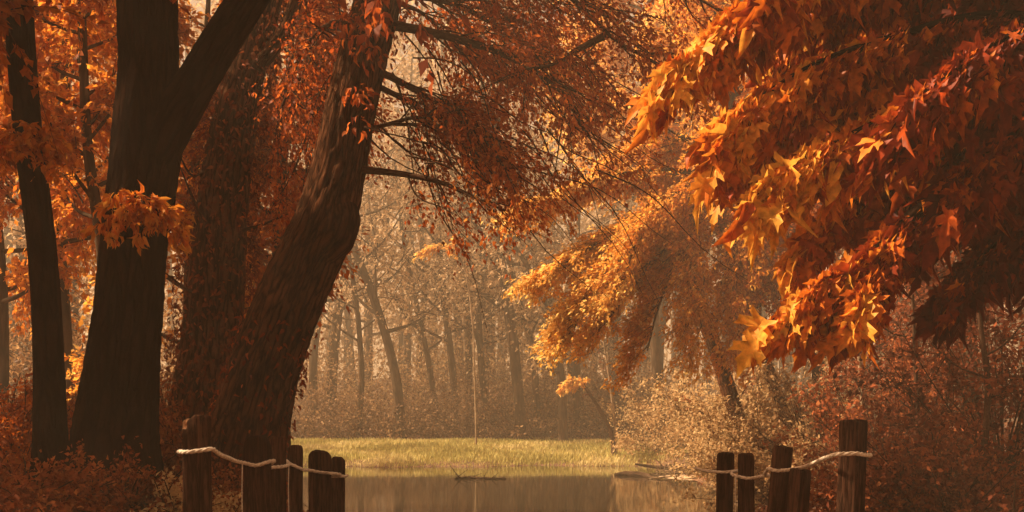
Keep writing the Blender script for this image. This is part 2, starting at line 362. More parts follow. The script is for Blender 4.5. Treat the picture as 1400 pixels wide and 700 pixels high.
# --- big forked tree
org = P(157, 610, 11); org[2] = height(org[0], org[1])
t = empty('tree', org, 'thick dark forked tree whose right limb slants up, orange leaf tuft below the fork', 'tree', 'big trees on the left bank')
T = Tubes()
pts, rad = tubepath([(152, 680, 60), (156, 610, 56), (167, 500, 50), (178, 400, 45.5), (184, 330, 44), (195, 250, 46), (201, 180, 47), (203, 100, 40), (202, 0, 40), (206, -160, 36), (190, -360, 28), (200, -600, 14)], 11)
p2, r2 = T.add(pts, rad, 80, .04, bark=.13, flare=.22, lumps=.018, seed=2)
pts, rad = tubepath([(192, 275, 22), (212, 210, 33), (238, 160, 32), (268, 112, 27), (303, 55, 26), (338, 0, 25), (400, -95, 22), (450, -230, 16), (470, -420, 8)], 10.95)
T.add(pts, rad, 64, .04, bark=.13, lumps=.02, seed=3)
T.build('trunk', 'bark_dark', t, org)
T = Tubes(); L = Leaves()
for a in ([(202, -100, 11), (120, -220, 10), (40, -300, 9)], [(200, -250, 11), (300, -330, 9.5), (420, -380, 8.5)], [(420, -130, 11), (560, -190, 10), (700, -260, 9)], [(450, -230, 11), (560, -380, 12), (650, -450, 13)],
          [(190, -350, 11), (80, -440, 12), (0, -480, 13)], [(200, -450, 11), (260, -600, 10), (400, -650, 9)], [(460, -300, 11), (600, -450, 9), (820, -520, 8)]):
    q = ppath(*a); T.add(resample(q, 14), np.linspace(.06, .012, 14), 7)
    bough(L, T, q, 190, 1.4, 26, .14, (.35, .5), start=.25)
T.build('branch', 'twig', t, org); L.build('crown', 'red_leaf', t, org)
L = Leaves(); T = Tubes()
q0 = P(192, 285, 10.6)
T.add([P(200, 262, 11.0), P(196, 272, 10.68), q0], [.02, .014, .01], 6); T.build('shoot', 'twig', t, org); T = Tubes()
for k in range(24):
    a = RS.uniform(2.4, 7.0); e = q0+np.array([math.cos(a)*.42-.02, math.sin(a)*.3, RS.uniform(-.34, .12)])
    bough(L, T, np.array([q0+[RS.uniform(-.15, .2), 0, RS.uniform(-.12, .12)], (q0+e)/2+[0, -.1, .06], e]), 4, .15, 6, .10, (.35, .85), kind='mid', down=.6, rt=(.003, .001))
T.build('tuft_twigs', 'twig', t, org); L.build('leaf_tuft', 'orange_leaf', t, org)

# --- ivy-covered tree
org = P(282, 600, 14); org[2] = height(org[0], org[1])
t = empty('tree', org, 'upright tree wrapped in small rust leaves standing behind the fork and the leaning trunk', 'tree', 'big trees on the left bank')
T = Tubes(); pts, rad = tubepath([(278, 680, 56), (281, 600, 52), (290, 480, 42), (298, 350, 38), (312, 220, 34), (332, 110, 28), (352, 40, 24), (380, -60, 18), (400, -240, 12), (390, -420, 6)], 14)
p3, r3 = T.add(pts, rad, 48, .06, bark=.12, flare=.3, lumps=.03, seed=4)
b3, br3 = tubepath([(330, 120, 18), (345, 70, 14), (350, 0, 12), (340, -120, 9), (330, -300, 4)], 14); T.add(b3, br3, 24, .1, lumps=.03, seed=5)
b4, br4 = tubepath([(350, 95, 11), (385, 50, 10), (405, 0, 9), (440, -120, 6), (480, -220, 3)], 13.8); T.add(b4, br4, 24, .1, lumps=.03, seed=6)
T.build('trunk', 'bark', t, org)
L = Leaves(); on_tube(L, pts, rad, 5200, .085, .42, .0, .75, kind='mid', out=.12); on_tube(L, b3, br3, 400, .08, .4, 0, .7, kind='mid')
L.build('ivy', 'rust_leaf', t, org)
T = Tubes(); L = Leaves()
for a in ([(318, 190, 14), (262, 240, 13.7), (240, 200, 13.5)], [(300, 330, 14), (268, 280, 13.6), (245, 225, 13.4)], [(300, 420, 14), (255, 395, 13.6), (222, 370, 13.5)], [(352, 40, 14), (420, -60, 14.5), (480, -150, 15)], [(330, 130, 14), (390, 130, 14.5), (440, 90, 15)],
          [(305, 320, 14), (350, 310, 13.8), (395, 292, 13.6)]):
    q = ppath(*a); T.add(resample(q, 14), np.linspace(.035, .006, 14), 6)
for a in ([(390, -100, 14), (300, -200, 15), (220, -260, 16)], [(400, -200, 14), (480, -300, 13), (560, -350, 13)], [(395, -300, 14), (330, -420, 14), (300, -480, 13)], [(352, 40, 14), (420, -60, 14.5), (480, -150, 15)]):
    q = ppath(*a); bough(L, T, q, 80, 1.2, 24, .12, (.3, .5), start=.3)
T.build('branch', 'twig', t, org); L.build('crown', 'red_leaf', t, org)

# --- leaning tree
org = P(345, 600, 12.5); org[2] = height(org[0], org[1])
t = empty('tree', org, 'massive leaning tree with furrowed brown bark and dark red feathery crown over the pond', 'tree', 'big trees on the left bank')
T = Tubes()
pts, rad = tubepath([(322, 680, 62), (338, 600, 52), (358, 520, 47), (384, 440, 45), (413, 370, 44), (443, 305, 42), (463, 235, 38), (478, 160, 36), (495, 80, 35), (516, 0, 33), (540, -110, 28), (555, -260, 20), (590, -430, 9)], 12.5)
p4, r4 = T.add(pts, rad, 96, .04, bark=.17, flare=.14, lumps=.03, seed=7)
# burl on the right side
bp, br = tubepath([(425, 360, 18), (452, 325, 34), (462, 295, 33), (462, 255, 14)], 12.42); T.add(bp, br, 40, .04, bark=.08, lumps=.03, seed=9)
T.build('trunk', 'bark', t, org)
T = Tubes(); L = Leaves()
BR = [([(516, 30, 12.5), (620, 52, 12.2), (710, 85, 12), (770, 130, 11.7), (800, 180, 11.6)], .06, (.42, .65), 300),
      ([(505, 90, 12.5), (580, 130, 12.2), (640, 165, 12), (685, 225, 11.8)], .045, (.45, .7), 340),
      ([(492, 232, 12.4), (550, 238, 12.2), (610, 252, 12), (645, 268, 11.9), (690, 288, 11.8)], .045, (.35, .5), 70),
      ([(530, -50, 12.5), (680, -50, 12.3), (778, -5, 12), (835, 50, 12), (905, 92, 12)], .07, (.3, .45), 330),
      ([(832, 46, 12), (790, 68, 11.9), (755, 88, 11.8), (722, 96, 11.7)], .045, (.3, .45), 90),
      ([(525, -10, 12.5), (620, 5, 12.8), (700, 50, 13), (770, 110, 13.2)], .05, (.45, .65), 380),
      ([(535, -90, 12.5), (700, -95, 12.5), (850, -50, 12.8), (940, -10, 13), (1000, 25, 13)], .05, (.35, .5), 260),
      ([(520, 0, 12.5), (580, 20, 13.4), (640, 80, 14), (700, 120, 14.3)], .03, (.45, .7), 300),
      ([(535, -80, 12.5), (600, -30, 13.6), (640, 30, 14.2), (700, 40, 14.5)], .03, (.45, .7), 260),
      ([(500, 110, 12.5), (560, 140, 12.7), (600, 165, 12.9), (650, 200, 13)], .04, (.3, .45), 240),
      ([(496, 180, 12.5), (530, 170, 12.3), (575, 160, 12.2), (640, 175, 12.1)], .03, (.3, .45), 160),
      ([(506, 60, 12.5), (460, 30, 12.8), (420, 60, 13.2), (385, 150, 13.5)], .04, (.3, .5), 300),
      ([(500, 40, 12.5), (470, 90, 13.2), (430, 160, 13.5), (400, 240, 13.7)], .03, (.3, .5), 220),
      ([(545, -130, 12.5), (600, -130, 13.5), (680, -30, 14.2), (760, 30, 14.6)], .04, (.45, .65), 420),
      ([(545, -150, 12.5), (600, -220, 11), (700, -240, 10), (820, -230, 9)], .05, (.3, .5), 150),
      ([(555, -250, 12.5), (660, -330, 12), (760, -380, 12), (860, -380, 12)], .05, (.3, .5), 150),
      ([(585, -400, 12.5), (500, -450, 11.5), (420, -470, 11)], .04, (.3, .5), 120)]
for a, r, tone, n in BR:
    q = ppath(*a); T.add(resample(q, 24), np.linspace(r, .010, 24), 8, lumps=.04, seed=n)
    near = a[-1][1] > -100
    if near: sprays(L, T, q, max(4, n//13), 1.15, 12, .55, 12, .058, tone, spread=1.0, down=.22, bias=(.4, -.05, -.08), rt=(.004, .0012), twig_frac=.45, jit=.5, start=.16, taper=.2)
    else: bough(L, T, q, n, .85, 24, .12, tone, start=.12, down=.45, spread=.85, bias=(.3, -.05, -.25), rt=(.005, .0015), twig_frac=.3)
# bare drooping twigs
for k in range(46):
    a = P(RS.uniform(500, 820), RS.uniform(40, 230), RS.uniform(11.6, 12.6)); d = nrm(np.array([RS.uniform(.3, 1), RS.uniform(-.3, .3), RS.uniform(-1, -.1)])); ln = RS.uniform(.8, 1.8)
    s = np.linspace(0, 1, 9)[:, None]; q = a+d*s*ln+np.array([.25, 0, -.35])*s**2+.05*np.sin(s*7+k); T.add(q, np.linspace(.010, .002, 9), 4)
T.build('branch', 'twig', t, org); L.build('crown', 'amber_leaf', t, org)
L = Leaves(); 
for px, py, n in ((503, 70, 30), (492, 130, 45), (480, 40, 30), (498, 20, 30), (484, 168, 12), (512, 40, 25)): clump(L, P(px, py, 12.05), .2, n, .10, .6, 'mid', d=(0, 0, -.9))
on_tube(L, pts, rad, 350, .09, .45, .55, .85, kind='mid')
on_tube(L, pts, rad, 500, .08, .3, .0, .22, kind='mid')
L.build('leaf_tuft', 'red_leaf', t, org)

# --- generic tree with limbs and clumps
def tree(label, trunk, Y, mat, leafm, tone, crown=None, limbs=9, nleaf=900, size=.12, group=None, tl=1.2, droop=.4, fork=None, bias=(0, 0, 0), lr=.35, seed=0, cat='tree', name='tree', extra=None, ntw=70, lpt=14, sides=16, start=.35, limb_from=.35):
    p0 = P(trunk[0][0], trunk[0][1], Y); gz = float(height(p0[0], p0[1]))
    org = np.array([p0[0], p0[1], gz]); t = empty(name, org, label, cat, group)
    pts, rad = tubepath(trunk, Y)
    pts = np.vstack([[pts[0][0], pts[0][1], gz-.3], pts]) if pts[0][2] > gz else pts
    if len(pts) > len(rad): rad = np.r_[rad[0]*1.15, rad]
    T = Tubes(); tp, tr = T.add(pts, rad, sides, .25, lumps=.04, flare=.25, bark=.04, seed=seed)
    if fork is not None:
        for fk in fork: fp, fr = tubepath(fk, Y); T.add(fp, fr, 10, .25, lumps=.03, seed=seed+1)
    T.build('trunk', mat, t, org)
    T = Tubes(); L = Leaves()
    n = len(tp)
    for k in range(limbs):
        i = int(n*(limb_from+(1-limb_from)*(k+.5)/limbs)); i = min(i, n-1); a = k*2.4+seed
        ln = lr*np.linalg.norm(tp[-1]-tp[0])*RS.uniform(.6, 1.1)*(1-.35*(i/n))
        d = np.array([math.cos(a), math.sin(a)*.8, RS.uniform(.25, .9)])+np.array(bias)
        e = tp[i]+nrm(d)*ln; mid = (tp[i]+e)/2+np.array([0, 0, -.06*ln])
        q = np.array([tp[i], mid, e+np.array([0, 0, .1*ln])]); rr = max(.012, tr[i]*.45)
        T.add(resample(q, 10), np.linspace(rr, .008, 10), 6, cap=False)
        for _ in range(3):
            j = RS.uniform(.3, .9); b0 = q[0]*(1-j)+q[2]*j; dd = nrm(nrm(d)+rdir(1)[0]*.8); s = np.linspace(0, 1, 7)[:, None]
            T.add(b0+dd*s*ln*.5+rdir(1)[0]*s**2*ln*.12, np.linspace(rr*.4, .004, 7), 4, cap=False)
        if nleaf: bough(L, T, q, ntw, tl, lpt, size, tone, start=start, down=droop, bias=bias, rt=(.009, .003), twig_frac=.35)
    for ex in (extra or []):
        q = ppath(*ex[0]); r_ = ex[1]; T.add(resample(q, 16), np.linspace(r_, .012, 16), 6, cap=False)
        kw = dict(start=.15, down=.55, bias=(-.45, -.05, -.25), rt=(.008, .003), twig_frac=.3); kw.update(ex[4] if len(ex) > 4 else {})
        if name == 'tree': sprays(L, T, q, ex[2]//15, 1.15, 17, kw.pop('tl', 1.3)*.6, 14, .095, ex[3], spread=.6, down=.16, bias=kw.pop('sb', (-.85, -.05, -.34)), rt=(.006, .002), twig_frac=.3, jit=.4, start=.05, taper=.25, ldown=.3)
        else: bough(L, T, q, ex[2], kw.pop('tl', 1.3), kw.pop('lpt', 22), kw.pop('size', size), ex[3], **kw)
    T.build('branch', mat if mat != 'bark_pale' else 'twig', t, org)
    if L.parts: L.build('crown', leafm, t, org)
    return t
# orange backdrop trees on the left
G = 'autumn trees behind the big trunks'
tree('hazy orange tree behind the slim dark trunk, grey stem showing low down', [(92, 640, 11), (92, 590, 10), (88, 430, 9), (80, 300, 8), (90, 100, 7), (100, -120, 4)], 21, 'bark_far', 'gold_leaf', (.2, .55), limbs=16, tl=1.3, size=.13, ntw=85, lpt=20, lr=.30, seed=1, group=G, limb_from=.38)
tree('orange leafy tree seen between the forked trunk and the slim trunk', [(150, 640, 9), (145, 500, 8), (140, 350, 8), (120, 200, 7), (110, 0, 6), (100, -100, 4)], 18, 'bark_far', 'gold_leaf', (.05, .35), limbs=18, tl=1.2, size=.13, ntw=80, lpt=18, lr=.26, seed=2.2, group=G, limb_from=.48)
tree('bright golden tree glowing in the gap between fork and ivy-wrapped trunk', [(255, 640, 9), (258, 500, 8), (262, 300, 8), (278, 120, 6), (285, 0, 3)], 20, 'bark_far', 'gold_leaf', (.2, .65), limbs=18, tl=1.1, size=.12, ntw=85, lpt=18, lr=.24, seed=3.1, group=G, limb_from=.2)
tree('rusty orange tree filling the gap left of the leaning trunk', [(390, 640, 9), (385, 500, 8), (380, 300, 8), (395, 120, 6), (400, 0, 3)], 19, 'bark_far', 'orange_leaf', (.1, .45), limbs=20, tl=1.2, size=.12, ntw=85, lpt=18, lr=.17, seed=4.4, group=G, limb_from=.45)
tree('dark trunk cut by the left edge of the picture', [(-4, 640, 12), (0, 560, 11), (2, 430, 9), (-10, 250, 7), (-30, 50, 5)], 22, 'bark_far', 'gold_leaf', (.1, .5), limbs=14, tl=1.3, size=.13, ntw=85, lpt=18, lr=.34, seed=5.5, group=G)

G = 'big trees on the left bank'
def shade_tree(label, x, y, top, seed, ntw=110):  # trees added out of view on the left to keep the near air dark
    q = lambda xx, z, r: (700+xx/y*F, HY-(z-HC)/y*F, r*F/y)
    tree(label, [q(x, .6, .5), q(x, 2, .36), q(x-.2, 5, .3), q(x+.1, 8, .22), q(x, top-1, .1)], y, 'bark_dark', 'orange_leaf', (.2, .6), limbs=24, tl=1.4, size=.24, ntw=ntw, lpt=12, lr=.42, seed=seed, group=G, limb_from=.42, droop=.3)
shade_tree('added unseen broad orange-leaved shade tree left of the slim dark trunk, nearest the viewer', -8.6, 4.0, 9.0, 1.1, 45)
shade_tree('added unseen orange-leaved shade tree left of the slim dark trunk, level with the forked one', -11.5, 9.5, 11.5, 2.1, 80)
shade_tree('added unseen orange-leaved shade tree left of the slim dark trunk, level with the ivy-wrapped one', -11.8, 14.5, 12.0, 3.4)

# right: feathery orange tree
tree('feathery golden orange tree whose drooping boughs sweep left over the far pond', [(1030, 640, 12), (1005, 560, 11), (968, 450, 10), (938, 360, 10), (950, 290, 9), (975, 240, 8), (1000, 120, 7), (1010, -20, 4)], 25, 'bark', 'gold_leaf', (.25, .6), limbs=16, tl=1.2, size=.10, ntw=80, lpt=16, lr=.22, seed=6.1, limb_from=.55, droop=.7,
     fork=[[(1095, 640, 9), (1070, 560, 8), (1030, 450, 9), (1000, 350, 9), (975, 270, 8)]],
     extra=[([(985, 240, 25), (900, 232, 24.5), (820, 245, 24), (730, 280, 23.5)], .07, 680, (.45, .85), {'start': .3, 'tl': .9, 'spread': .6}),
            ([(985, 250, 25), (905, 285, 24), (830, 325, 23.5), (755, 370, 23)], .08, 800, (.35, .85), {'tl': 1.0, 'spread': .7}),
            ([(975, 270, 25), (900, 300, 24), (850, 350, 23.3), (805, 400, 23), (785, 450, 22.8)], .08, 720, (.35, .85), {'tl': 1.1, 'spread': .7}),
            ([(970, 290, 25), (900, 350, 24), (860, 400, 23.5), (825, 445, 23)], .07, 520, (.3, .75), {'tl': 1.0}),
            ([(960, 300, 25), (920, 370, 23.8), (900, 420, 23.4), (885, 480, 23)], .06, 380, (.2, .5), {'tl': .9}),
            ([(985, 230, 25), (1040, 250, 24.5), (1080, 300, 24), (1100, 360, 23.5)], .06, 420, (.1, .4), {'tl': 1.1}),
            ([(990, 200, 25), (940, 190, 25), (880, 200, 25), (830, 235, 25)], .06, 420, (.4, .7), {'tl': 1.1}),
            ([(975, 240, 24.5), (950, 300, 23.8), (950, 380, 23.4), (960, 450, 23)], .04, 420, (.3, .6), {'sb': (-.2, -.2, -.3)}),
            ([(990, 250, 24.5), (1010, 300, 23.8), (1000, 380, 23.4), (1010, 450, 23)], .04, 420, (.2, .5), {'sb': (.1, -.2, -.3)}),
            ([(980, 230, 24.5), (930, 260, 23.6), (880, 310, 23), (850, 390, 22.6)], .04, 420, (.4, .8), {'sb': (-.6, -.1, -.35)}),
            ([(995, 320, 25), (1030, 370, 24), (1040, 420, 23.5), (1035, 470, 23)], .05, 300, (.05, .3), {'tl': .9})])
G = 'misty autumn trees above the right bank'
tree('pale peach tree in the haze above the middle of the right bank', [(900, 610, 8), (895, 450, 7), (885, 300, 6.5), (880, 150, 6), (890, 0, 5), (900, -120, 3)], 42, 'bark_far', 'gold_leaf', (.5, .85), limbs=26, tl=2.0, size=.2, ntw=120, lpt=18, lr=.26, seed=7.7, group=G, limb_from=.5, droop=.6)
tree('soft orange tree in haze behind the right foreground leaves', [(1040, 610, 9), (1035, 450, 8), (1020, 300, 7.5), (1000, 150, 7), (1010, 0, 6), (1020, -120, 4)], 32, 'bark_far', 'gold_leaf', (.3, .65), limbs=26, tl=1.5, size=.16, ntw=110, lpt=18, lr=.26, seed=8.8, group=G, limb_from=.35, droop=.6)
tree('orange brown tree behind the low foreground bough on the right', [(1130, 620, 12), (1120, 500, 11), (1110, 380, 10), (1120, 200, 9), (1130, 0, 5)], 24, 'bark_far', 'orange_leaf', (.05, .4), limbs=22, tl=1.2, size=.12, ntw=90, lpt=16, lr=.26, seed=9.9, group=G, limb_from=.3, droop=.6)
tree('dull red tree behind the right edge leaves', [(1330, 620, 16), (1325, 500, 13), (1320, 380, 11), (1330, 200, 9), (1340, 0, 5)], 18, 'bark_far', 'rust_leaf', (.1, .5), limbs=20, tl=1.1, size=.10, ntw=90, lpt=18, lr=.26, seed=10.3, group=G, limb_from=.3, droop=.5)

# bare misty trees beyond the pond
G = 'bare misty trees across the pond'
bt = [
 ('slanting bare trunk just right of the leaning tree, tilted to the left', [(548, 605, 7), (538, 500, 6.5), (515, 420, 6), (485, 340, 5), (455, 240, 4), (430, 120, 2)], 49, 0),
 ('dark bare trunk forking high up in the middle of the misty wood', [(712, 605, 8), (705, 500, 7.5), (692, 400, 7), (681, 325, 6), (676, 220, 4), (690, 80, 2)], 48, 1),
 ('thin bare tree beside the dark forking trunk, on its right', [(735, 605, 5), (728, 480, 4.5), (702, 380, 4), (688, 300, 3), (668, 200, 2)], 50, 2),
 ('misty bare trunk left of centre with a short broken side limb', [(625, 605, 5), (618, 500, 5), (606, 400, 4.5), (600, 330, 4), (595, 180, 2)], 55, 3),
 ('slender straight misty trunk just right of the broken-limbed one', [(640, 605, 5), (641, 500, 5), (636, 400, 4.5), (632, 320, 4), (640, 170, 2)], 57, 4),
 ('bare trunk slanting down right towards the drooping orange boughs', [(805, 605, 6), (775, 480, 5.5), (745, 380, 5), (718, 318, 4), (690, 240, 2)], 52, 5),
 ('crooked dark tree below the golden boughs leaning left', [(770, 605, 6), (765, 500, 5.5), (752, 430, 5), (730, 380, 4), (700, 330, 2)], 47, 6),
 ('misty trunk close beside the leaning tree bark', [(452, 605, 8), (455, 500, 7), (465, 400, 6), (480, 280, 5), (500, 120, 2)], 56, 7),
 ('faint bare trunk between the slanting one and the broken-limbed one', [(578, 605, 5), (574, 500, 5), (580, 380, 4), (570, 250, 3), (575, 120, 2)], 62, 8),
 ('faint upright trunk behind the end of the golden boughs', [(842, 605, 7), (838, 480, 7), (845, 360, 6), (840, 240, 4), (850, 80, 2)], 54, 9),
 ('misty trunk rising behind the tan bushes on the right shore', [(905, 605, 8), (900, 500, 7), (910, 380, 6), (915, 260, 5), (920, 120, 2)], 46, 10),
 ('faint trunk in the haze left of the slim dark trunk base', [(22, 610, 8), (20, 480, 7), (28, 350, 6), (30, 200, 4), (28, 60, 2)], 44, 11),
 ('pale grey trunk in the haze right of the slim dark trunk', [(108, 610, 10), (103, 480, 9), (92, 360, 8), (88, 230, 6), (96, 90, 3)], 38, 12),
 ('faint far trunk in the middle of the misty wood, right of the forking one', [(752, 605, 4), (750, 480, 4), (757, 360, 3.5), (752, 240, 3), (760, 100, 2)], 68, 13),
 ('thin far trunk left of the dark forking trunk', [(668, 605, 4), (664, 480, 4), (660, 380, 3.5), (648, 290, 3), (630, 200, 2)], 60, 14),
 ('faint misty trunk right of the slanting bare one', [(510, 605, 5), (505, 500, 5), (508, 400, 4), (530, 300, 3), (545, 150, 2)], 64, 15)]
bt += [
 ('twin-stemmed bare misty tree near the left rope posts', [(432, 605, 6), (428, 500, 5.5), (438, 400, 5), (425, 250, 3), (430, 120, 2)], 53, 16),
 ('thin bare misty tree just left of the slanting trunk', [(490, 605, 4), (494, 500, 4), (488, 420, 3.5), (470, 300, 2.5), (465, 180, 1.5)], 50, 17),
 ('slim misty tree curving right above the pale sapling', [(668, 605, 5), (660, 520, 5), (655, 430, 4), (668, 330, 3), (700, 230, 2)], 51, 18),
 ('thin misty tree leaning left behind the floating twigs', [(600, 605, 4), (590, 520, 4), (575, 440, 3.5), (552, 330, 2.5), (540, 220, 1.5)], 54, 19),
 ('dark thin misty tree just left of the golden-tipped sapling', [(790, 605, 5), (788, 520, 4.5), (796, 430, 4), (790, 320, 3), (800, 200, 2)], 49, 20)]
for lb, tr_, Y, k in bt:
    fork = None
    if k == 1: fork = [[(690, 390, 5), (665, 330, 4), (640, 288, 3), (615, 230, 2)], [(683, 330, 5), (700, 270, 3), (720, 200, 2)]]
    if k == 3: fork = [[(608, 410, 4), (590, 370, 3), (572, 355, 2)]]
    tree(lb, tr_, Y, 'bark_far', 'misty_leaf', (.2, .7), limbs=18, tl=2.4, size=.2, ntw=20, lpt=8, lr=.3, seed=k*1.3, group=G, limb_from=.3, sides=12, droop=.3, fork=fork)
tree('thin pale birch-like sapling standing on the far grass bank', [(651, 602, 1.3), (649, 520, 1.2), (646, 440, 1.1), (638, 380, .9), (628, 342, .8)], 44, 'bark_pale', 'gold_leaf', (.6, .8), limbs=0, size=.16, seed=1, cat='sapling', name='sapling',
     extra=[([(635, 365, 44), (618, 340, 44), (600, 336, 43.8), (575, 346, 43.6)], .025, 60, (.7, .9), {'tl': .7, 'lpt': 10, 'down': .15, 'bias': (-.3, 0, .0), 'size': .15})])
tree('low golden-tipped sapling hanging over the far bank below the boughs', [(838, 600, 3), (820, 560, 2.5), (800, 530, 2)], 41, 'twig', 'gold_leaf', (.7, .9), limbs=0, size=.12, seed=2, cat='sapling', name='sapling',
     extra=[([(805, 535, 41), (795, 522, 41), (782, 522, 41), (768, 532, 41)], .02, 70, (.75, .95), {'tl': .45, 'lpt': 12, 'down': .2, 'bias': (0, 0, 0), 'size': .14})])
G = 'thin dead saplings on the right bank'
for lb, tr_, Y, mm in (('thin dark dead sapling behind the tall right post', [(1255, 600, 3.5), (1252, 500, 3), (1248, 420, 2.5), (1246, 360, 2)], 15, 'twig'),
                   ('thin pale stem leaning among the tan bushes', [(1010, 600, 3), (990, 540, 3), (975, 480, 2.5), (965, 420, 2)], 28, 'bark_pale'),
                   ('pale stem rising from the bushes under the low orange bough', [(1180, 600, 3), (1178, 530, 3), (1172, 450, 2.5), (1170, 390, 2)], 18, 'bark_pale'),
                   ('slim leaning stem at the shore left of the tan bushes', [(842, 600, 1.8), (836, 540, 1.7), (826, 470, 1.4), (818, 420, 1.1)], 41, 'bark_pale'),
                   ('dark crooked sapling among the rust leaves near the right edge', [(1345, 640, 5), (1350, 520, 4), (1340, 430, 3.5), (1352, 340, 2)], 13, 'twig')):
    tree(lb, tr_, Y, mm, 'rust_leaf', (.3, .6), limbs=7, tl=.5, size=.07, ntw=10, lpt=6, lr=.3, seed=Y, group=G, cat='sapling', name='sapling', sides=8)

# far wood: one mass nobody could count, plus an added unseen light-blocking ring
def far_wood():
    T = Tubes(); L = Leaves()
    for k in range(150):
        y = RS.uniform(60, 110); x = RS.uniform(-.62, .62)*y; z = height(x, y); h = RS.uniform(20, 34); l = RS.normal(0, 1.2)
        T.add([(x, y, z-.5), (x+l*.3, y, z+h*.4), (x+l, y, z+h)], [RS.uniform(.18, .4), .2, .05], 6, 2., cap=False)
    n = 6000; y = RS.uniform(74, 128, n); x = RS.uniform(-.62, .62, n)*y; h = RS.uniform(0, 1, n)**.8*34+1
    c = np.stack([x, y, height(x, y)+h], -1); m = 24
    tone = np.repeat(RS.uniform(.1, .8, n), m); r = np.repeat(RS.uniform(1.0, 2.2, n), m)
    pos = np.repeat(c, m, 0)+rdir(n*m)*(RS.random((n*m, 1))**.5)*r[:, None]*np.array([1, 1, .6])
    L.add(pos, rdir(n*m, -.4), rdir(n*m, .5), RS.uniform(.35, .75, n*m), tone, 'small')
    n = 5200; a = RS.uniform(0, 6.283, n); R_ = 42+60*RS.random(n); x = R_*np.sin(a); y = 14+R_*np.cos(a)*1.0  # added unseen leaf ring round the camera, blocks skylight on the near trunks
    keep = (y < 8) | (np.abs(x) > .62*np.abs(y)); keep &= ~((x < 0) & (y > -12) & (RS.random(n) < .6)); x, y = x[keep], y[keep]; n = len(x)
    c = np.stack([x, y, height(x, y)+RS.random(n)*24], -1); m = 12
    L.add(np.repeat(c, m, 0)+rdir(n*m)*1.8*RS.random((n*m, 1))**.4, rdir(n*m), rdir(n*m), RS.uniform(.8, 1.5, n*m), RS.uniform(.1, .6, n*m), 'small')
    o = T.build('distant_wood', 'bark_far'); setp(o, 'misty trunks of the far wood fading behind the pond', kind='stuff')
    o = L.build('distant_and_screen_foliage', 'misty_leaf'); setp(o, 'misty tan foliage of the far wood behind the pond, plus an added unseen skylight-blocking ring', kind='stuff')
far_wood()

# ------------------------------------------------------------ shrubs
def shrub(label, px, py, Y, w, h, leafm, tone, n=3500, size=.09, group=None, stems=40, bare=.5, kind='small'):
    x = (px-700)/F*Y; z = float(height(x, Y)); org = np.array([x, Y, z])
    t = empty('shrub', org, label, 'shrub', group)
    T = Tubes(); L = Leaves()
    a = RS.uniform(0, 6.28, stems); e = RS.uniform(.15, 1, stems)
    d = np.stack([np.cos(a)*np.sqrt(1-e*e*.8), np.sin(a)*np.sqrt(1-e*e*.8), e], -1)
    S = 8; s = np.linspace(0, 1, S)[None, :, None]; sc = np.array([w/2, w/2*.8, h])
    ln = RS.uniform(.7, 1.12, (stems, 1, 1))
    bend = RS.normal(size=(stems, 1, 3))*.15
    paths = org+(d[:, None]*s*ln+bend*s**2)*sc; T.fine(paths, .016, .004, 4)
    k = RS.integers(0, stems, stems*5); u = RS.uniform(.3, .9, stems*5)
    b0 = org+(d[k]*u[:, None]*ln[k, 0]+bend[k, 0]*(u**2)[:, None])*sc
    d2 = nrm(d[k]*sc+rdir(len(k))*.7*h); l2 = RS.uniform(.15, .4, len(k))*h
    tw = b0[:, None]+d2[:, None]*s*l2[:, None, None]+np.array([0, 0, -.15])*s**2*l2[:, None, None]; T.fine(tw, .007, .002, 3)
    m = max(1, n//len(k)); uu = RS.uniform(.1, 1.05, (len(k), m))
    pos = (b0[:, None]+d2[:, None]*uu[..., None]*l2[:, None, None]).reshape(-1, 3)+RS.normal(size=(len(k)*m, 3))*size*.8
    N = len(pos); tn = np.repeat(RS.normal(0, .12, len(k)), m)+RS.normal(0, .13, N)+tone
    L.add(pos, rdir(N, -.3), nrm(rdir(N)*.8+np.array([0, -.4, .6])), size*RS.uniform(.5, 1.25, N), tn, kind)
    T.build('stems', 'twig', t, org); L.build('foliage', leafm, t, org)
    return t
G = 'tan bushes on the right shore'
shrub('tan dry bush at the water end of the right bank', 905, 600, 40.5, 4.2, 2.6, 'dry_leaf', .72, 6500, .12, G)
shrub('tall tan bush behind the rope at the shore', 990, 600, 33, 4.5, 3.2, 'dry_leaf', .72, 8500, .12, G)
shrub('wide tan bush behind the two short right posts', 1050, 600, 27, 4.6, 3.0, 'dry_leaf', .68, 8500, .11, G)
shrub('brown tan bush left of the tall right post', 1120, 600, 22, 3.8, 2.7, 'dry_leaf', .45, 8500, .10, G)
shrub('low tan bush at the foot of the shore bushes', 995, 620, 29.5, 2.8, 1.5, 'dry_leaf', .7, 5500, .10, G)
shrub('tan bush with orange leaves behind the leaning right post', 1065, 620, 21, 3.2, 1.5, 'dry_leaf', .5, 6500, .09, G)
shrub('tan bush at the foot of the feathery golden tree', 1040, 610, 23.6, 2.8, 2.0, 'dry_leaf', .68, 7500, .095, G)
G = 'rust bushes on the right bank'
shrub('rust brown bush just right of the tall right post', 1210, 600, 17, 3.0, 2.2, 'rust_leaf', .6, 8000, .09, G)
shrub('tall brownish bush behind the thin dark sapling', 1270, 600, 21, 4.5, 3.6, 'rust_leaf', .45, 8500, .10, G)
shrub('dark rust bush near the right edge, mid height', 1370, 600, 14, 3.6, 2.9, 'rust_leaf', .3, 10000, .085, G)
shrub('red brown low bush in the lower right, in front', 1290, 650, 10.5, 2.2, 1.0, 'rust_leaf', .4, 8000, .07, G)
shrub('dark low bush in the bottom right corner', 1385, 670, 8.0, 1.7, .75, 'rust_leaf', .25, 7000, .06, G)
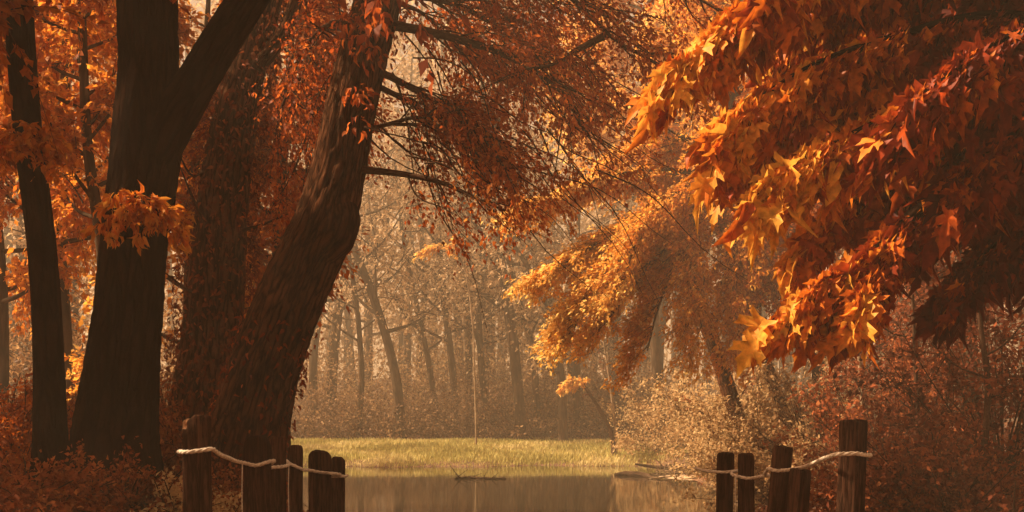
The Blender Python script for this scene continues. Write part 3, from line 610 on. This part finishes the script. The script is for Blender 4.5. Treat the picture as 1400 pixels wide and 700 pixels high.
shrub('low rust bush behind the foot of the tall right post', 1195, 650, 12, 1.8, .8, 'rust_leaf', .65, 6000, .07, G)
G = 'brown thicket at the edge of the far wood'
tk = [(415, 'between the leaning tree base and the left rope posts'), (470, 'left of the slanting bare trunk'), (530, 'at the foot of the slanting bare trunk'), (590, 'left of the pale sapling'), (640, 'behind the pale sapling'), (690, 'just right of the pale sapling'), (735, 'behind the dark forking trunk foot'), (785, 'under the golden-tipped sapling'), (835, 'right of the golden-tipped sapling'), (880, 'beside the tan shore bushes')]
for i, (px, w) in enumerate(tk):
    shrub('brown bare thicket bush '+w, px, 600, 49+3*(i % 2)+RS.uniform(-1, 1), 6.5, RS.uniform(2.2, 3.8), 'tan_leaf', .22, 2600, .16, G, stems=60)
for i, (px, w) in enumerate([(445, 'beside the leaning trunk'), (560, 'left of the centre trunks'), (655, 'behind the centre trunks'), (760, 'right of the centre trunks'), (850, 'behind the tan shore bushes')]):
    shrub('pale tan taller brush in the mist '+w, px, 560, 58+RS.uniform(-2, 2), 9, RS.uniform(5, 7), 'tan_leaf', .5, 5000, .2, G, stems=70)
G = 'tall orange brown thickets in the haze behind the left trunks'
shrub('tall orange brown thicket seen left of the slim dark trunk', 8, 600, 31, 4.5, 5.2, 'dry_leaf', .3, 6500, .15, G, stems=60)
shrub('tall orange brown thicket seen between the slim and the forked trunk', 105, 600, 29, 4.0, 5.0, 'dry_leaf', .25, 6500, .15, G, stems=60)
shrub('tall orange brown thicket seen between the forked trunk and the ivy-wrapped tree', 235, 600, 27, 3.2, 4.6, 'dry_leaf', .35, 6500, .14, G, stems=60)
G = 'rust undergrowth bushes around the left trunks'
shrub('rust bush behind the gap after the chipped left post', 318, 650, 9.4, .9, .66, 'dry_leaf', .75, 5500, .05, G)
shrub('brown bush showing on both sides of the chipped left post', 262, 650, 8.6, 1.0, .66, 'dry_leaf', .7, 5500, .05, G)
shrub('orange red bush at the left edge beside the slim trunk foot', 12, 620, 11.5, 1.8, .9, 'orange_leaf', .15, 5000, .065, G)
shrub('rust bush between slim trunk and forked trunk', 105, 620, 13, 1.6, .9, 'rust_leaf', 0.72, 5000, .065, G)
shrub('brown bush at the foot of the ivy-wrapped tree', 255, 600, 13, 1.9, 1.2, 'rust_leaf', 0.77, 6500, .07, G)
shrub('leafy rust bush in front of the leaning trunk foot', 315, 620, 11.3, 1.3, .75, 'rust_leaf', 0.72, 5500, .06, G)
shrub('low rust bush in the bottom left corner', 40, 680, 8, 1.4, .4, 'rust_leaf', 0.67, 5000, .05, G)
shrub('low brown bush in front of the forked trunk', 175, 650, 9.4, 1.4, .45, 'rust_leaf', 0.57, 5000, .05, G)
shrub('small brown bush left of the chipped post', 232, 690, 7.6, .9, .35, 'rust_leaf', 0.62, 3500, .045, G)

# ------------------------------------------------------------ grass, leaf litter, brambles
def grass():
    L = Leaves(); n = 95000
    x = RS.uniform(-15, 16, n); y = RS.uniform(37.5, 49, n)
    p = pond(x, y); z = height(x, y)
    cl = .5+.5*np.sin(x*1.3+np.sin(y*2))*np.sin(y*1.7+x*.4)
    m = (p < -.05) & (RS.random(n) < .45+.55*cl)
    x, y, z, cl = x[m], y[m], z[m], cl[m]; n = len(x)
    edge = sstep(38.3, 40.2, y)
    L.add(np.stack([x, y, z-.02], -1), nrm(rdir(n)*.45+np.array([0, 0, 1])), nrm(rdir(n)+np.array([0, -.5, .1])), (.10+.17*edge*RS.random(n)+.08*cl), .2+.45*cl*edge+.45*(1-edge)+.35*sstep(.2, .9, np.sin(x*.8+1.3*np.sin(y*.9)))+RS.normal(0, .14, n), 'blade')
    # widen far blades
    tv = TEMPL['blade'][0].copy(); 
    o = L.build('grass', 'grass'); setp(o, 'yellow green grass along the far shore of the pond', kind='stuff')
TEMPL['blade'][0][:, 1] *= 3.2
grass()
def litter():
    L = Leaves(); n = 120000
    y = 5+27*RS.random(n)**1.2; x = RS.uniform(-.62, .62, n)*y
    m = (pond(x, y) < -.1) & ((x < -.12*y-.2) | (x > 1.6+.06*y)); x, y = x[m], y[m]; n = len(x); z = height(x, y)
    L.add(np.stack([x, y, z+RS.random(n)**2*.12], -1), nrm(rdir(n)*np.array([1, 1, .5])), nrm(rdir(n)*.5+np.array([0, -.1, 1])), RS.uniform(.04, .09, n), .48+.18*np.sin(x*.9+y*.5)+RS.normal(0, .18, n), 'mid')
    o = L.build('leaf_litter', 'rust_leaf'); setp(o, 'fallen rust brown leaves covering both banks', kind='stuff')
    T = Tubes(); n = 2600
    y = RS.uniform(6, 20, n); x = RS.uniform(-.6, .6, n)*y
    m = (pond(x, y) < -.1) & ((x < -.17*y-.6) | (x > 2.0+.10*y)); x, y = x[m], y[m]; n = len(x); z = height(x, y)
    a = RS.uniform(0, 6.28, n); ln = RS.uniform(.3, 1.0, n)[:, None, None]; s = np.linspace(0, 1, 9)[None, :, None]
    d = np.stack([np.cos(a), np.sin(a), RS.uniform(.3, .9, n)], -1)
    q = np.stack([x, y, z-.03], -1)[:, None]+d[:, None]*s*ln+np.array([0, 0, -.8])*s**2*ln+RS.normal(size=(n, 1, 3))*.12*np.sin(s*4)*np.array([1, 1, .3])
    T.fine(q, .005, .002, 4)
    o = T.build('brambles', M['stem'] if 'stem' in M else 'twig'); setp(o, 'tangled dead bramble stems on both banks', kind='stuff')
litter()

# ------------------------------------------------------------ foreground maple on the right
org = np.array([4.35, 7.2, 0.]); org[2] = height(org[0], org[1])
t = empty('maple_tree', org, 'maple with big orange and crimson leaves hanging into the picture from the right', 'tree')
T = Tubes(); T.add([org-[0, 0, .3], org+[0, 0, 1.2], org+[-.1, -.1, 3], org+[-.15, -.2, 5], org+[-.3, -.3, 7.5]], [.26, .21, .18, .15, .05], 32, .08, bark=.08, flare=.3, lumps=.02, seed=11)
T.build('trunk', 'bark', t, org)
T = Tubes(); L = Leaves()
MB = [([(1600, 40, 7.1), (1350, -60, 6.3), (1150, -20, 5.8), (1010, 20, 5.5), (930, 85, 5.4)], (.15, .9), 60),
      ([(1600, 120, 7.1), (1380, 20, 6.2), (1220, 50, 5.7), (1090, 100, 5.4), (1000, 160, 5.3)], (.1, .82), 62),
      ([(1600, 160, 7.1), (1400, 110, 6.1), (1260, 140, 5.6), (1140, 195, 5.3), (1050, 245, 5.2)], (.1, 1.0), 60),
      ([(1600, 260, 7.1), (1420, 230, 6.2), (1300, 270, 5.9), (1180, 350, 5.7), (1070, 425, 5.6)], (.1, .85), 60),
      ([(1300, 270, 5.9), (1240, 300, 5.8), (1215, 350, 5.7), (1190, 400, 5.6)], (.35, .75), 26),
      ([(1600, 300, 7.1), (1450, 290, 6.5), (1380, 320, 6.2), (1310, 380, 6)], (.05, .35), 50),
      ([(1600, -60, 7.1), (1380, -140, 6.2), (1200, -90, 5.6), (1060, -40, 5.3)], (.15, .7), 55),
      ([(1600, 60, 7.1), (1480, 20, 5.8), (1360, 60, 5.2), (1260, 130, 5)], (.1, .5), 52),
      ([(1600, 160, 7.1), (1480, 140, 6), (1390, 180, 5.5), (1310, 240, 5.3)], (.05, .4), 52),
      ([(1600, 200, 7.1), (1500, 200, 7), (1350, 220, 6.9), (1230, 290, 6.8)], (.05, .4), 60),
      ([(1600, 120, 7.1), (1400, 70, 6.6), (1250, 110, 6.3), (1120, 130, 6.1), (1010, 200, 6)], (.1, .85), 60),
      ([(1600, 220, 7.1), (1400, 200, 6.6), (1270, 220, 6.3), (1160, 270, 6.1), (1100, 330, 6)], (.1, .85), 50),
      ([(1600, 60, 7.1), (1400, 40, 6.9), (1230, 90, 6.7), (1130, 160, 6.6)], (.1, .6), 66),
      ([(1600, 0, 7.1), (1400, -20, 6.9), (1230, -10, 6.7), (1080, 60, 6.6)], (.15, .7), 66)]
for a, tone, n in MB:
    tone = (tone[0]-.3, tone[1]); q = ppath(*a); T.add(resample(q, 30), np.linspace(.045, .007, 30), 8, lumps=.03, seed=n)  # leaf hues, with shade at right and light at left put into the tone
    kw = dict(start=.28, down=.6, spread=.6, bias=(-.75, -.12, -.55), rt=(.005, .002), ldown=.9, nup=(-.2, -.7, .45), taper=.45, ljit=.45)
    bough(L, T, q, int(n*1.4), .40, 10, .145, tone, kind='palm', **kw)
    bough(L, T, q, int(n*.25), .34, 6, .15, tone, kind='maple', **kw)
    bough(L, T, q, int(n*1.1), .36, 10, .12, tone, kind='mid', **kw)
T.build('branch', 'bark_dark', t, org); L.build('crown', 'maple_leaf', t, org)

# ------------------------------------------------------------ rope fences
def post(label, xl, xr, top, Y, rot, lean=0., slope=0., rnd=.15, chip=False, group=None, thick=1., seed=0):
    w = (xr-xl)/F*Y; cx = ((xl+xr)/2-700)/F*Y; zt = HC+(HY-top)/F*Y; gz = float(height(cx, Y))-.25
    r = math.radians(rot); ew = abs(math.cos(r))+thick*abs(math.sin(r)); hw = w/ew/2
    K = 40; a = np.linspace(0, 2*math.pi, K, endpoint=False)
    p = 9.; sx = np.sign(np.cos(a))*np.abs(np.cos(a))**(2/p); sy = np.sign(np.sin(a))*np.abs(np.sin(a))**(2/p)
    zs = np.concatenate([np.linspace(gz, zt-.06, 48), [zt-.04, zt-.025, zt-.012, zt-.004, zt, zt, zt, zt]])
    sc = np.concatenate([np.ones(48), [1, .995, .985, .965, .93, .7, .4, .05]])
    V = []; B = []
    for i, (z, s) in enumerate(zip(zs, sc)):
        g = 1+.02*np.sin(a*11+seed+.6*np.sin(z*5))+.014*np.sin(a*23+seed*2+z*3)+.02*np.sin(z*9+a*2+seed)
        x = sx*hw*s*g; y = sy*hw*thick*s*g
        zz = np.full(K, z); f = np.clip((z-(zt-.3))/.3, 0, 1)
        u = np.clip(np.abs(x)/hw, 0, 1); 
        zz = zz-f*(rnd*hw*u**4*1.2+slope*(x/hw)*hw)-f*.006*np.sin(x*190+seed)*np.cos(y*150)
        if chip:
            c = sstep(-.15*hw, -.3*hw, x)*sstep(zt-.075, zt-.03, z); zz = zz-c*.018; y = y+c*.03*(sy < 0)
        V.append(np.stack([x*math.cos(r)-y*math.sin(r)+lean*(z-zt), x*math.sin(r)+y*math.cos(r), zz], -1)); B.append(np.stack([sx*hw, sy*hw, np.full(K, z+seed)], -1))
    n = len(zs); V = np.concatenate(V); V[:, 0] += cx; V[:, 1] += Y
    i = np.arange(n-1)[:, None]*K; j = np.arange(K)[None]; j2 = (j+1) % K
    Q = np.stack([i+j, i+j2, i+K+j2, i+K+j], -1).reshape(-1, 4)
    org = np.array([cx, Y, gz+.25])
    me = rawmesh('post', V-org, Q, None, {'bk': ('FLOAT_VECTOR', 'POINT', np.concatenate(B))}, True)
    o = bpy.data.objects.new('fence_post', me); COL.objects.link(o); me.materials.append(M['wood']); me.materials.append(M['cut']); o.location = org
    mi = np.zeros(len(Q), np.int32); pass
    if chip:
        cV = V[Q].mean(1); sel = (cV[:, 2] > zt-.085) & (cV[:, 0] < cx-.12*w); mi[sel] = 1
    me.polygons.foreach_set('material_index', mi)
    setp(o, label, 'fence post', group); return o
G = 'weathered posts of the left rope fence'
post('tallest left fence post with a chipped paler corner on top', 249, 289, 568, 5.8, 8, lean=-.01, chip=True, group=G, seed=1, slope=-.05)
post('rounded-top left fence post second from the chipped one', 333, 371, 596, 6.7, 6, rnd=.8, group=G, seed=2)
post('narrow left fence post with a rough paler side strip, third in line', 368, 393, 597, 7.2, 28, rnd=.5, group=G, seed=3, slope=.25)
post('dark slim left fence post right of the rough-sided one', 394, 414, 609, 8.0, 5, rnd=.35, group=G, seed=4)
post('broad left fence post with a slanted top before the last one', 422, 453, 616, 8.3, 4, rnd=.45, slope=.12, group=G, seed=5)
post('last and shortest left fence post beside the open water', 452, 472, 625, 9.0, 5, rnd=.4, group=G, seed=6, slope=.1)
G = 'weathered posts of the right rope fence'
post('tallest right fence post standing nearest the right edge', 1146, 1188, 574, 5.6, -42, lean=.035, group=G, seed=7)
post('low leaning right fence post under the sagging rope', 1078, 1111, 641, 6.5, -40, lean=.07, group=G, seed=8, slope=.15)
post('middle right fence post where the rope is knotted', 1056, 1085, 610, 6.9, -48, lean=.09, group=G, seed=9, slope=.2)
post('short right fence post right of the hanging white cord', 1007, 1033, 620, 7.8, -12, group=G, seed=10)
post('short right fence post nearest the water, left of the white cord', 979, 1005, 619, 8.3, -35, lean=.02, group=G, seed=11)
def ropemat():
    m, nt, out = newmat('rope_fibre'); L = nt.links.new
    at = nt.nodes.new('ShaderNodeAttribute'); at.attribute_name = 'bk'
    nz = nt.nodes.new('ShaderNodeTexNoise'); nz.inputs['Scale'].default_value = 60; L(at.outputs['Vector'], nz.inputs['Vector'])
    r = ramp(nt, [(.3, (.42, .32, .24)), (.7, (.78, .68, .56))], nz.outputs['Fac'])
    bs = nt.nodes.new('ShaderNodeBsdfPrincipled'); bs.inputs['Roughness'].default_value = .8; L(r.outputs[0], bs.inputs['Base Color']); L(bs.outputs[0], out.inputs[0]); return m
M['rope'] = ropemat()
def rope(label, spec, r, cord):
    """twisted three-strand rope"""
    q = ppath(*spec); org = q[0].copy(); pts = resample(q, 240); tan = nrm(np.gradient(pts, axis=0)); up = np.array([0, 0, 1.])
    a = nrm(np.cross(tan, up)); b = np.cross(a, tan); s = np.r_[0, np.cumsum(np.linalg.norm(np.diff(pts, axis=0), axis=1))]
    t = empty('rope', org, label, 'rope', 'ropes strung along the fence posts')
    T = Tubes()
    for k in range(3):
        ph = s*2*math.pi/(r*9)+k*2.094
        T.add(pts+(np.cos(ph)[:, None]*a+np.sin(ph)[:, None]*b)*r*.5, np.full(240, r*.56), 8, seed=k)
    T.build('strands', 'rope', t, org)
    for k, (px, py, Y) in enumerate(cord):
        T = Tubes(); p = P(px, py, Y); n = 20; z = np.linspace(0, -.5, n)
        T.add(np.stack([p[0]+.003*np.sin(z*9), np.full(n, p[1]), p[2]+z], -1), np.full(n, .0035), 6); T.build('cord_and_edge_highlight', 'rope', t, org)
rope('pale rope sagging along the left fence posts', [(262, 616, 6.0), (249, 617, 5.9), (246, 618, 5.76), (256, 618, 5.69), (275, 616, 5.69), (290, 614, 5.70), (296, 618, 5.75), (312, 626, 6.1), (335, 633, 6.5), (352, 636, 6.58), (365, 632, 6.6), (372, 639, 7.0), (384, 638, 7.07), (396, 634, 7.9), (412, 641, 7.92), (424, 643, 8.16), (440, 646, 8.18), (453, 647, 8.19), (458, 651, 8.85), (471, 651, 8.9), (475, 650, 9.0)], .012, [(331.5, 632, 6.56), (395, 635, 7.88)])  # both cords here are lit post edges modelled as thin strands
rope('pale rope rising along the right fence posts to the tall one', [(950, 640, 8.8), (966, 644, 8.4), (978, 645, 8.23), (992, 645.5, 8.18), (1004, 644, 8.15), (1008, 651, 7.7), (1022, 654, 7.68), (1036, 652, 7.6), (1048, 645, 6.86), (1053, 641, 6.76), (1058, 643, 6.74), (1072, 643, 6.72), (1086, 641, 6.6), (1100, 638, 6.2), (1118, 631, 5.8), (1132, 625, 5.55), (1146, 621, 5.46), (1166, 620, 5.44), (1184, 622, 5.5), (1190, 622, 5.65)], .0115, [(1006, 650, 7.66)])

# ------------------------------------------------------------ driftwood and floating twigs
def log(label, spec, name='driftwood', mat='drift', twigs=0, cat='driftwood', group=None):
    pts = np.array([((px-700)/F*Y, Y, z) for px, z, r, Y in spec]); org = pts[0].copy()
    T = Tubes(); T.add(pts, [s[2] for s in spec], 10, .15, lumps=.08, seed=twigs)
    for k in range(twigs):
        i = RS.random(); b0 = pts[0]*(1-i)+pts[-1]*i; d = nrm(np.array([RS.normal(), RS.normal()*.6, RS.uniform(.1, .8)])); s = np.linspace(0, 1, 6)[:, None]
        T.add(b0+d*s*RS.uniform(.2, .7), np.linspace(.016, .005, 6), 5)
    o = T.build(name, mat, None, org); setp(o, label, cat, group); return o
def yw(py): return HC*F/(py-HY)
log('short dark log lying in the shallows at the right shore', [(840, .03, .03, yw(650)), (852, .05, .08, yw(650)), (870, .05, .09, yw(651)), (884, .04, .07, yw(652)), (892, .03, .02, yw(653))], group='dark driftwood at the right shore')
log('long thin dark branch reaching out over the right shallows', [(868, .22, .03, 36), (890, .14, .05, 36), (920, .1, .06, 35.5), (950, .1, .07, 35), (985, .12, .08, 34.5)], twigs=8, group='dark driftwood at the right shore')
log('thin broken twigs floating in the middle of the pond', [(622, .02, .02, yw(655)), (640, .03, .035, yw(654)), (665, .02, .03, yw(655)), (692, .02, .02, yw(655))], name='floating_branch', twigs=12, cat='branch')
for i, (px, py, l, lb) in enumerate(((915, 646, 1.8, 'pale reed stem lying furthest out in the right shallows'), (935, 651, 1.6, 'pale reed stem in the middle of the shallow heap'), (950, 656, 1.5, 'pale reed stem nearest the short right posts'), (905, 655, 1.2, 'short pale reed stem in front of the dark log'))):
    Y = yw(py); log(lb, [(px-18, .02, .012, Y), (px, .05, .02, Y), (px+20+i*3, .04, .012, Y+.3*i)], name='reed_stem', mat='bark_pale', twigs=7, cat='reed', group='pale dead reeds in the right shallows')
# pale mud spit
n = 48; a = np.linspace(0, 6.283, n, endpoint=False); cx, cy = (950-700)/F*32.5, 32.4
R_ = 1+.12*np.sin(a*3)+.08*np.sin(a*7+1); V = [(cx, cy, .06)]
for rr, z in ((.6, .045), (1., -.03)): V += [(cx+1.15*rr*R_[i]*math.cos(a[i]), cy+.95*rr*R_[i]*math.sin(a[i]), z) for i in range(n)]
Q = [(1+i, 1+n+i, 1+n+(i+1) % n, 1+(i+1) % n) for i in range(n)]; Tt = [(0, 1+i, 1+(i+1) % n) for i in range(n)]
m_, nt, out = newmat('pale_mud'); bs = nt.nodes.new('ShaderNodeBsdfPrincipled'); nz = nt.nodes.new('ShaderNodeTexNoise'); nz.inputs['Scale'].default_value = 6; nz.inputs['Detail'].default_value = 6
r = ramp(nt, [(.3, (.28, .19, .11)), (.7, (.6, .45, .3))], nz.outputs['Fac']); nt.links.new(r.outputs[0], bs.inputs['Base Color']); bs.inputs['Roughness'].default_value = .7; nt.links.new(bs.outputs[0], out.inputs[0])
setp(link('mud_bank', rawmesh('mud_bank', V, Q, Tt, None, True), None, m_), kind='structure')

# ------------------------------------------------------------ air, sky, sun, camera
def haze(density, col, an=.3):
    x0, x1, y0, y1, z0, z1 = -225, 225, -65, 335, -2.2, 48
    V = [(x, y, z) for z in (z0, z1) for y in (y0, y1) for x in (x0, x1)]
    me = rawmesh('haze', V, [(0, 2, 3, 1), (4, 5, 7, 6), (0, 1, 5, 4), (2, 6, 7, 3), (0, 4, 6, 2), (1, 3, 7, 5)])
    m, nt, out = newmat('haze_air'); v = nt.nodes.new('ShaderNodeVolumePrincipled')
    v.inputs['Color'].default_value = (*col, 1); v.inputs['Density'].default_value = density; v.inputs['Anisotropy'].default_value = an
    nt.links.new(v.outputs[0], out.inputs['Volume'])
    setp(link('haze', me, None, m), kind='stuff')
haze(.0038, (.97, .85, .67), .1)
EL, AZ = 43, 84     # sun elevation; degrees to the left of straight ahead (+Y)
SUN = 5.0
w = bpy.data.worlds.new('World'); scene.world = w; w.use_nodes = True; nt = w.node_tree
bg = nt.nodes['Background']; sky = nt.nodes.new('ShaderNodeTexSky'); sky.sky_type = 'NISHITA'; sky.sun_disc = False
sky.sun_elevation = math.radians(EL); sky.sun_rotation = math.radians(-AZ); sky.dust_density = 6; sky.air_density = .6; sky.ozone_density = .3
wm = nt.nodes.new('ShaderNodeMix'); wm.data_type = 'RGBA'; wm.blend_type = 'MULTIPLY'; wm.inputs[0].default_value = 1; wm.inputs[7].default_value = (1, .64, .38, 1)
nt.links.new(sky.outputs[0], wm.inputs[6]); nt.links.new(wm.outputs[2], bg.inputs[0]); bg.inputs[1].default_value = .06
sl = bpy.data.lights.new('sun', 'SUN'); sl.energy = SUN; sl.angle = math.radians(.6); sl.color = (1, .74, .46)
so = bpy.data.objects.new('sun', sl); COL.objects.link(so)
from mathutils import Vector
dv = Vector((-math.sin(math.radians(AZ))*math.cos(math.radians(EL)), math.cos(math.radians(AZ))*math.cos(math.radians(EL)), math.sin(math.radians(EL))))
so.rotation_euler = dv.to_track_quat('Z', 'Y').to_euler(); so.location = (0, 0, 60)
cam = bpy.data.cameras.new('camera'); co = bpy.data.objects.new('camera', cam); COL.objects.link(co); scene.camera = co
co.location = (0, 0, HC); co.rotation_euler = (math.radians(90), 0, 0)
cam.sensor_width = 36; cam.lens = 36*F/1400; cam.shift_y = (HY-350)/1400; cam.clip_end = 1500; cam.clip_start = .05
scene.view_settings.view_transform = 'Standard'; scene.view_settings.look = 'None'; scene.view_settings.gamma = 1; scene.view_settings.exposure = 1.52
c = scene.cycles; c.max_bounces = 6; c.diffuse_bounces = 3; c.glossy_bounces = 2; c.transmission_bounces = 4; c.volume_bounces = 1; c.transparent_max_bounces = 4
c.use_denoising = True; c.denoiser = 'OPENIMAGEDENOISE'; c.sample_clamp_indirect = 4
scene.render.use_persistent_data = False
